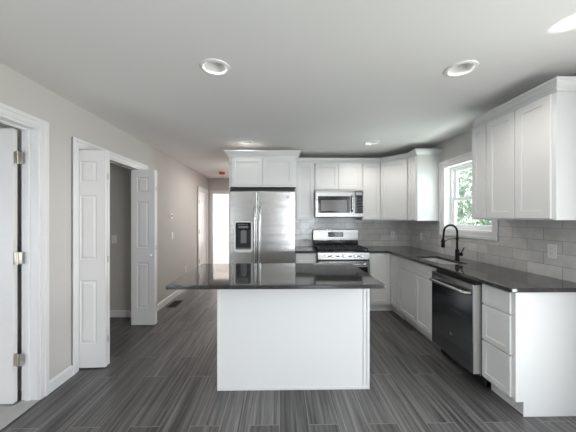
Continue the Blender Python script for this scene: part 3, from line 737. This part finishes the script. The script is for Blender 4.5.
round_badge(rdo, Matrix.Translation((0.345, -0.0002, 1.688)) @ RX, 0.019)

# ------------------------------------------------------------------ range
rg = thing('range', 'stainless gas range with black cooktop and backguard', 'range', (0.936, 3.93, 0))
RW = 0.377
obj('body', box(-RW, RW, 0.045, 0.62, 0.03, 0.895, 0.003), 'grey', rg)
obj('cooktop', merge(box(-RW, RW, 0.012, 0.555, 0.8955, 0.922, 0.006)), 'enamel', rg)
obj('rear_shadow_block', box(-RW+0.01, RW-0.01, 0.5555, 0.62, 0.8955, 1.025, 0.003), 'enamel', rg)  # black block stands in for the shadow under the backguard
bgd = obj('backguard', box(-RW, RW, 0.585, 0.665, 1.026, 1.205, 0.006), 'range_steel', rg)
dsy = obj('display', box(-0.125, 0.125, 0.580, 0.5845, 1.085, 1.165, 0.002), 'black_glass', rg)
obj('clock_digits', merge(box(-0.012, -0.002, 0.5793, 0.5799, 1.128, 1.146), box(0.001, 0.011, 0.5793, 0.5799, 1.128, 1.146)), 'mark', dsy)
for x0 in (-0.105, 0.045):
    obj('key_print', merge(*[box(x0+i*0.022, x0+0.012+i*0.022, 0.5793, 0.5799, 1.10+j*0.024, 1.108+j*0.024) for i in range(3) for j in range(3)]), 'mark', dsy)
# slanted control panel
cpn = bmesh.new()
prof = [(0.0, 0.800), (0.044, 0.800), (0.044, 0.895), (0.011, 0.895)]
v0 = [cpn.verts.new((-RW, y, z)) for y, z in prof]; v1 = [cpn.verts.new((RW, y, z)) for y, z in prof]
for k in range(4): cpn.faces.new((v0[k], v0[(k+1) % 4], v1[(k+1) % 4], v1[k]))
cpn.faces.new(v0); cpn.faces.new(v1[::-1])
cpo = obj('control_panel', cpn, 'range_steel', rg)
tilt = math.atan2(0.011, 0.095)
for xk in (-0.262, -0.165, 0.0, 0.165, 0.262):
    mk = Matrix.Translation((xk, 0.0050, 0.848)) @ Matrix.Rotation(PI/2+tilt*-1, 4, 'X')
    kb = lathe([(0, 0.030), (0.0165, 0.030), (0.0185, 0.026), (0.020, 0.004), (0.025, 0.003), (0.025, 0), (0, 0)], 24); add_box(kb, -0.004, 0.004, -0.018, 0.018, 0.029, 0.036, 0.001)
    xf(kb, mk); obj('knob', kb, 'steel_v', cpo, True)
for xk in (-0.215, -0.09, 0.09, 0.215):
    mk = Matrix.Translation((xk, 0.0058, 0.842)) @ Matrix.Rotation(PI/2-tilt, 4, 'X')
    kb = box(-0.025, 0.025, -0.010, 0.010, 0.0, 0.0012); xf(kb, mk); obj('print', kb, 'grey', cpo)
obj('front_vent', box(-RW+0.004, RW-0.004, 0.012, 0.044, 0.772, 0.799), 'black', rg)
od = obj('oven_door', box(-RW, RW, 0.0, 0.044, 0.22, 0.770, 0.005), 'range_steel', rg)
obj('window', box(-RW+0.03, RW-0.03, -0.002, -0.0002, 0.30, 0.690), 'black_glass', od)
bar_handle('handle', od, (-RW+0.05, -0.0003, 0.735), (RW-0.05, -0.0003, 0.735), (0, -0.050, 0), 0.0125)
obj('storage_drawer', box(-RW, RW, 0.004, 0.044, 0.035, 0.215, 0.005), 'range_steel', rg)
# burners and grates
for bx_, by_, br_ in ((-0.245, 0.15, 0.045), (-0.245, 0.42, 0.038), (0.0, 0.285, 0.05), (0.245, 0.15, 0.05), (0.245, 0.42, 0.035)):
    b = lathe([(0, 0.012), (br_*0.9, 0.012), (br_, 0.009), (br_, 0.004), (br_*1.25, 0.002), (br_*1.25, 0.0), (0, 0)], 24, Matrix.Translation((bx_, by_, 0.9225)))
    obj('burner', b, 'iron', rg, True)
for gx in (-0.247, 0.0, 0.247):
    g = bmesh.new(); w2 = 0.118; y0, y1 = 0.04, 0.53; z0, z1 = 0.942, 0.956
    for x in (-w2, w2-0.012): add_box(g, gx+x, gx+x+0.012, y0, y1, z0, z1, 0.002)
    for y in (y0, y1-0.012, 0.279): add_box(g, gx-w2+0.012, gx+w2-0.012, y, y+0.012, z0, z1, 0.002)
    for yc in (0.15, 0.42):
        add_box(g, gx-0.006, gx+0.006, yc-0.10, yc-0.03, z0+0.001, z1+0.004, 0.002); add_box(g, gx-0.006, gx+0.006, yc+0.03, yc+0.10, z0+0.001, z1+0.004, 0.002)
        add_box(g, gx-w2+0.006, gx-0.03, yc-0.006, yc+0.006, z0+0.001, z1+0.004, 0.002); add_box(g, gx+0.03, gx+w2-0.006, yc-0.006, yc+0.006, z0+0.001, z1+0.004, 0.002)
    for x in (-w2, w2-0.012):
        for y in (y0, y1-0.012): add_box(g, gx+x, gx+x+0.012, y, y+0.012, 0.9225, z0)
    obj('grate', g, 'iron', rg)

# ------------------------------------------------------------------ microwave
mw = thing('microwave', 'stainless over-the-range microwave under the short wall cabinet', 'microwave', (0.935, 4.225, 1.410))
obj('body', box(-0.376, 0.376, 0.032, 0.392, 0.006, 0.424, 0.003), 'range_steel', mw)
obj('vent_underside', box(-0.340, 0.340, 0.015, 0.36, -0.006, 0.0055), 'black', mw)
md = obj('door', box(-0.376, 0.215, 0.0, 0.0315, 0.006, 0.424, 0.004), 'range_steel', mw)
obj('window_frame', box(-0.335, 0.170, -0.003, -0.0002, 0.070, 0.330, 0.001), 'black_glass', md)
obj('window', box(-0.290, 0.115, -0.0045, -0.0032, 0.100, 0.268), plain('microwave_screen', (0.17, 0.16, 0.155), 0.14, noise=0.03), md)
bar_handle('handle', md, (0.193, -0.0003, 0.085), (0.193, -0.0003, 0.34), (0, -0.036, 0), 0.011)
mc = obj('control_panel', box(0.2165, 0.376, 0.0, 0.0315, 0.006, 0.424, 0.004), 'range_steel', mw)
kp = obj('keypad', box(0.238, 0.366, -0.003, -0.0002, 0.062, 0.405, 0.001), 'black_glass', mc)
obj('display', box(0.250, 0.354, -0.0045, -0.0032, 0.345, 0.392), plain('pale_display', (0.34, 0.38, 0.40), 0.2, noise=0.02), kp)
obj('button', merge(*[box(0.252+i*0.036, 0.278+i*0.036, -0.0042, -0.0032, 0.085+j*0.046, 0.112+j*0.046) for i in range(3) for j in range(5)]), 'dim', kp)

# ------------------------------------------------------------------ dishwasher (local frame: front faces local -y)
dwm = thing('dishwasher', 'dark stainless dishwasher under the counter between sink base and drawers', 'dishwasher', (1.585, 2.805, 0), -PI/2)
wd = 0.604
obj('body', box(0.004, wd-0.004, 0.066, 0.60, 0.10, 0.868), 'grey', dwm)
dd = obj('door', box(0.0, wd, 0.0, 0.065, 0.118, 0.806, 0.004), 'dark_steel', dwm)
obj('door_edge', merge(box(wd+0.0002, wd+0.0012, 0.004, 0.064, 0.122, 0.848)), 'edge', dd, label='bright stainless side edge')
obj('control_strip', box(0.0, wd, 0.0, 0.065, 0.8065, 0.852, 0.003), 'steel', dwm)
obj('top_gap', box(0.0, wd, 0.05, 0.3, 0.8525, 0.880), 'black', dwm)
bar_handle('handle', dd, (0.03, -0.0003, 0.775), (wd-0.03, -0.0003, 0.775), (0, -0.046, 0), 0.015)
obj('toe_kick', merge(box(0.004, wd-0.004, 0.095, 0.12, 0.012, 0.116, 0.002)), 'black', dwm)
for x in (0.03, wd-0.05):
    obj('foot', cyl((x, 0.14, 0.0005), (x, 0.14, 0.099), 0.014, n=12), 'black', dwm)
round_badge(dd, Matrix.Translation((0.315, -0.0002, 0.330)) @ RX, 0.015)

# ------------------------------------------------------------------ sink and faucet
sk = thing('sink', 'undermount stainless steel sink basin in the black countertop', 'sink', ((SX0+SX1)/2, (SY0+SY1)/2, 0.70))
a, b = (SX1-SX0)/2+0.004, (SY1-SY0)/2+0.004
bn = bmesh.new()
loops = [(rrect(-a-0.02, a+0.02, -b-0.02, b+0.02, 0.06), 0.182), (rrect(-a, a, -b, b, 0.05), 0.182), (rrect(-a+0.004, a-0.004, -b+0.004, b-0.004, 0.05), 0.02), (rrect(-a+0.03, a-0.03, -b+0.03, b-0.03, 0.04), 0.003)]
rings = [[bn.verts.new((x, y, z)) for x, y in lp] for lp, z in loops]
for A, B in zip(rings, rings[1:]):
    for k in range(len(A)): bn.faces.new((A[k], A[(k+1) % len(A)], B[(k+1) % len(A)], B[k]))
bn.faces.new(rings[-1])
bo = obj('basin', bn, 'sinksteel', sk)
obj('drain', lathe([(0, 0.004), (0.020, 0.004), (0.030, 0.006), (0.042, 0.006), (0.044, 0.0035), (0, 0.0035)], 24), 'nickel', sk, True)
fa = thing('faucet', 'matte black pull-down kitchen faucet with arched neck behind the sink', 'faucet', (2.058, 3.115, CZ+0.0005), math.radians(180))
# local +x points from the wall over the sink
obj('deck_plate', lathe([(0, 0), (0.030, 0), (0.030, 0.004), (0.026, 0.008), (0, 0.008)], 24), 'mblack', fa, True)
obj('valve_body', lathe([(0, 0.008), (0.022, 0.008), (0.022, 0.115), (0.018, 0.122), (0, 0.122)], 24), 'mblack', fa, True)
st_h = 0.325; R_ = 0.078
pts = [(0, 0, 0.122), (0, 0, 0.20), (0, 0, st_h)]+[(R_-R_*math.cos(t_), 0, st_h+R_*math.sin(t_)) for t_ in [PI*k/14 for k in range(1, 15)]]+[(2*R_+0.003, 0, st_h-0.03), (2*R_+0.006, 0, st_h-0.075)]
obj('neck', tube(pts, 0.0115, 14), 'mblack', fa, True)
obj('spray_head', lathe([(0, 0.0), (0.0165, 0.0), (0.0195, 0.008), (0.0195, 0.075), (0.015, 0.098), (0.012, 0.105), (0, 0.105)], 20, Matrix.Translation((2*R_+0.010, 0, st_h-0.180))), 'mblack', fa, True)
obj('docking_arm', merge(tube([(0.005, 0, 0.245), (0.08, 0, 0.245), (2*R_-0.015, 0, 0.222)], 0.0045, 8), tube([(2*R_+0.010+0.023*math.cos(t_), 0.023*math.sin(t_), 0.215) for t_ in [2*PI*k/20 for k in range(20)]], 0.004, 8, True),
    cyl((0, 0, 0.235), (0, 0, 0.258), 0.015)), 'mblack', fa, True)
obj('lever', merge(cyl((0, 0.020, 0.075), (0, 0.072, 0.072), 0.019), tube([(0, 0.062, 0.078), (-0.004, 0.080, 0.110), (-0.010, 0.105, 0.155)], [0.007, 0.006, 0.005], 10)), 'mblack', fa, True)

# ------------------------------------------------------------------ ceiling lamps
LAB = ['recessed ceiling light above the space before the island, nearer the left wall', 'recessed ceiling light in front of the right wall cabinets',
       'recessed ceiling light just before the refrigerator cabinet', 'recessed ceiling light near the microwave cabinets']
for (x, y), lb in zip(LAMPS, LAB):
    l = thing('ceiling_light', lb, 'ceiling light', (x, y, H), 0, 'recessed ceiling lights')
    ld = bpy.data.lights.new('fill_spot', 'SPOT'); ld.energy = 4.0 if (x < 0 and y > 3) else 21.0; ld.spot_size = math.radians(165); ld.spot_blend = 0.6; ld.color = (1.0, 0.95, 0.89); ld.shadow_soft_size = 0.03
    lo = bpy.data.objects.new('fill_spot', ld); COL.objects.link(lo); lo.parent = l; lo.location = (0, 0, -0.006)  # fill spot added at the fixture, whose own lamp looks unlit
    obj('trim_ring', lathe([(0.076, 0.002), (0.074, -0.004), (0.082, -0.010), (0.098, -0.007), (0.102, -0.0005), (0.076, -0.0005)], 40), 'white', l, True)
    obj('baffle', lathe([(0.0735, -0.003), (0.066, 0.030), (0.058, 0.075), (0.0595, 0.076), (0.0775, 0.002)], 40), 'white', l, True)
    obj('lamp', lathe([(0.058, 0.074), (0.050, 0.058), (0.030, 0.046), (0, 0.042), (0, 0.110), (0.058, 0.110)], 32), 'lens', l, True)
sd = thing('smoke_detector', 'smoke detector under a red dust cover on the hallway ceiling', 'smoke detector', (-1.287, 6.114, H))
obj('base', lathe([(0, -0.0005), (0.072, -0.0005), (0.072, -0.010), (0, -0.010)], 28), 'white', sd, True)
obj('cover', lathe([(0.066, -0.0105), (0.070, -0.020), (0.066, -0.048), (0.050, -0.056), (0, -0.058), (0, -0.0105)], 28), 'red', sd, True, label='red dust cover')
for a_ in (-PI/2-0.7, -PI/2, -PI/2+0.7):
    obj('vent_slot', box(0.058*math.cos(a_)-0.008, 0.058*math.cos(a_)+0.008, 0.068*math.sin(a_)-0.004, 0.068*math.sin(a_)+0.004, -0.045, -0.030), 'black', sd)

# ------------------------------------------------------------------ wall plates
def outlet(label, loc, rotz, kind='outlet', group='white wall plates'):
    """plate facing local -y, centred"""
    t = thing('outlet' if kind == 'outlet' else 'light_switch', label, kind if kind == 'outlet' else 'light switch', loc, rotz, group)
    obj('cover_plate', box(-0.036, 0.036, -0.006, -0.0005, -0.058, 0.058, 0.002), 'white', t)
    if kind == 'outlet':
        for z in (-0.020, 0.020):
            s = obj('socket', xf(lathe([(0, 0.0025), (0.014, 0.0025), (0.0165, 0.0)], 20), Matrix.Translation((0, -0.006, z)) @ RX), 'white', t, True)
            obj('slots', merge(box(-0.0065, -0.0045, -0.0090, -0.0083, z-0.004, z+0.006), box(0.0045, 0.0065, -0.0090, -0.0083, z-0.004, z+0.006)), 'seal', s)
    else:
        obj('rocker', box(-0.0165, 0.0165, -0.0095, -0.0062, -0.033, 0.033, 0.0015), 'white', t)
    return t
outlet('white outlet on the tile right of the range', (1.935, YB-0.0095, 1.112), 0)
outlet('white outlet on the tile between the corner and faucet', (XR-0.0095, 4.20, 1.112), -PI/2)
outlet('white outlet on the tile below the nearest wall cabinets', (XR-0.0095, 2.165, 1.132), -PI/2)
outlet('white outlet low on the left wall past the closet', (XL, 5.378, 0.398), PI/2)
outlet('white light switch on the left wall below the thermostat', (XL, 4.707, 1.095), PI/2, 'switch')
outlet('switch plate on the shaded wall inside the closet', (-2.335, 3.885, 1.10), 0, 'switch')
th = thing('thermostat', 'small round-faced white thermostat on the left wall above the light switch', 'thermostat', (XL, 4.643, 1.436), PI/2)
obj('base', box(-0.050, 0.050, -0.022, -0.0005, -0.045, 0.045, 0.008), 'white', th)
obj('dial', xf(lathe([(0, 0.008), (0.018, 0.008), (0.020, 0.005), (0.020, 0)], 20), Matrix.Translation((0, -0.0222, 0)) @ RX), 'grey', th, True)
# floor register
fv = thing('floor_vent', 'dark brown metal floor vent beside the left wall baseboard', 'floor vent', (-1.70, 4.46, 0.0005))
obj('frame', merge(box(-0.075, 0.075, -0.17, -0.145, 0, 0.006, 0.001), box(-0.075, 0.075, 0.145, 0.17, 0, 0.006, 0.001), box(-0.075, -0.052, -0.145, 0.145, 0, 0.006, 0.001), box(0.052, 0.075, -0.145, 0.145, 0, 0.006, 0.001)), 'brown', fv)
obj('louvres', merge(*[box(-0.052, 0.052, -0.14+i*0.0185, -0.131+i*0.0185, 0.0005, 0.004) for i in range(16)], box(-0.004, 0.004, -0.145, 0.145, 0.0042, 0.0055)), 'brown', fv)

# ------------------------------------------------------------------ outside the kitchen window
gr = struct('ground', box(XR+0.3, 30, -10, 40, -1.2, -0.6), 'lawn', 'lawn outside the kitchen window', 'ground')
def tree(label, loc, hgt, rad, n, seed):
    rnd = random.Random(seed)
    t = thing('tree', label, 'tree', loc, 0, 'trees outside the kitchen window')
    bm = bmesh.new(); add_tube(bm, [(0, 0, 0), (0.05, 0.02, hgt*0.3), (-0.04, 0.05, hgt*0.6), (0.02, 0, hgt*0.95)], [0.16, 0.12, 0.08, 0.02], 10)
    ends = []
    for k in range(14):
        z = hgt*(0.25+0.6*rnd.random()); a_ = rnd.random()*2*PI; l_ = rad*(0.6+0.5*rnd.random())
        e = Vector((l_*math.cos(a_), l_*math.sin(a_), z+l_*0.4)); add_tube(bm, [(0, 0, z), e*0.5+Vector((0, 0, z*0.5)), e], [0.045, 0.03, 0.008], 6); ends.append(e)
    obj('trunk', bm, 'bark', t, True)
    f = bmesh.new()
    for k in range(n):
        e = rnd.choice(ends); d = Vector((rnd.gauss(0, 1), rnd.gauss(0, 1), rnd.gauss(0, 0.8)))*rad*0.30
        p = e*(0.5+0.5*rnd.random())+d; p.z = max(0.3, p.z+ (1-0.5)*0)
        m4 = Matrix.Translation(p) @ Euler((rnd.random()*6, rnd.random()*6, rnd.random()*6)).to_matrix().to_4x4()
        s = 0.05+0.05*rnd.random()
        vs = [f.verts.new(m4 @ Vector(c)) for c in ((-s*1.6, 0, 0), (0, -s*0.7, 0.01), (s*1.6, 0, 0.0), (0, s*0.7, 0.01))]
        f.faces.new(vs)
    obj('foliage', f, 'leaf', t)
tree('leafy green tree showing in the upper panes of the window', (7.2, 8.6, -0.6), 5.2, 1.2, 2600, 3)
tree('paler leafy tree farther behind beyond the window', (8.6, 14.5, -0.6), 5.6, 1.5, 2200, 5)
tree('low leafy tree filling the lower window pane', (4.3, 6.9, -0.6), 2.5, 0.75, 1500, 8)
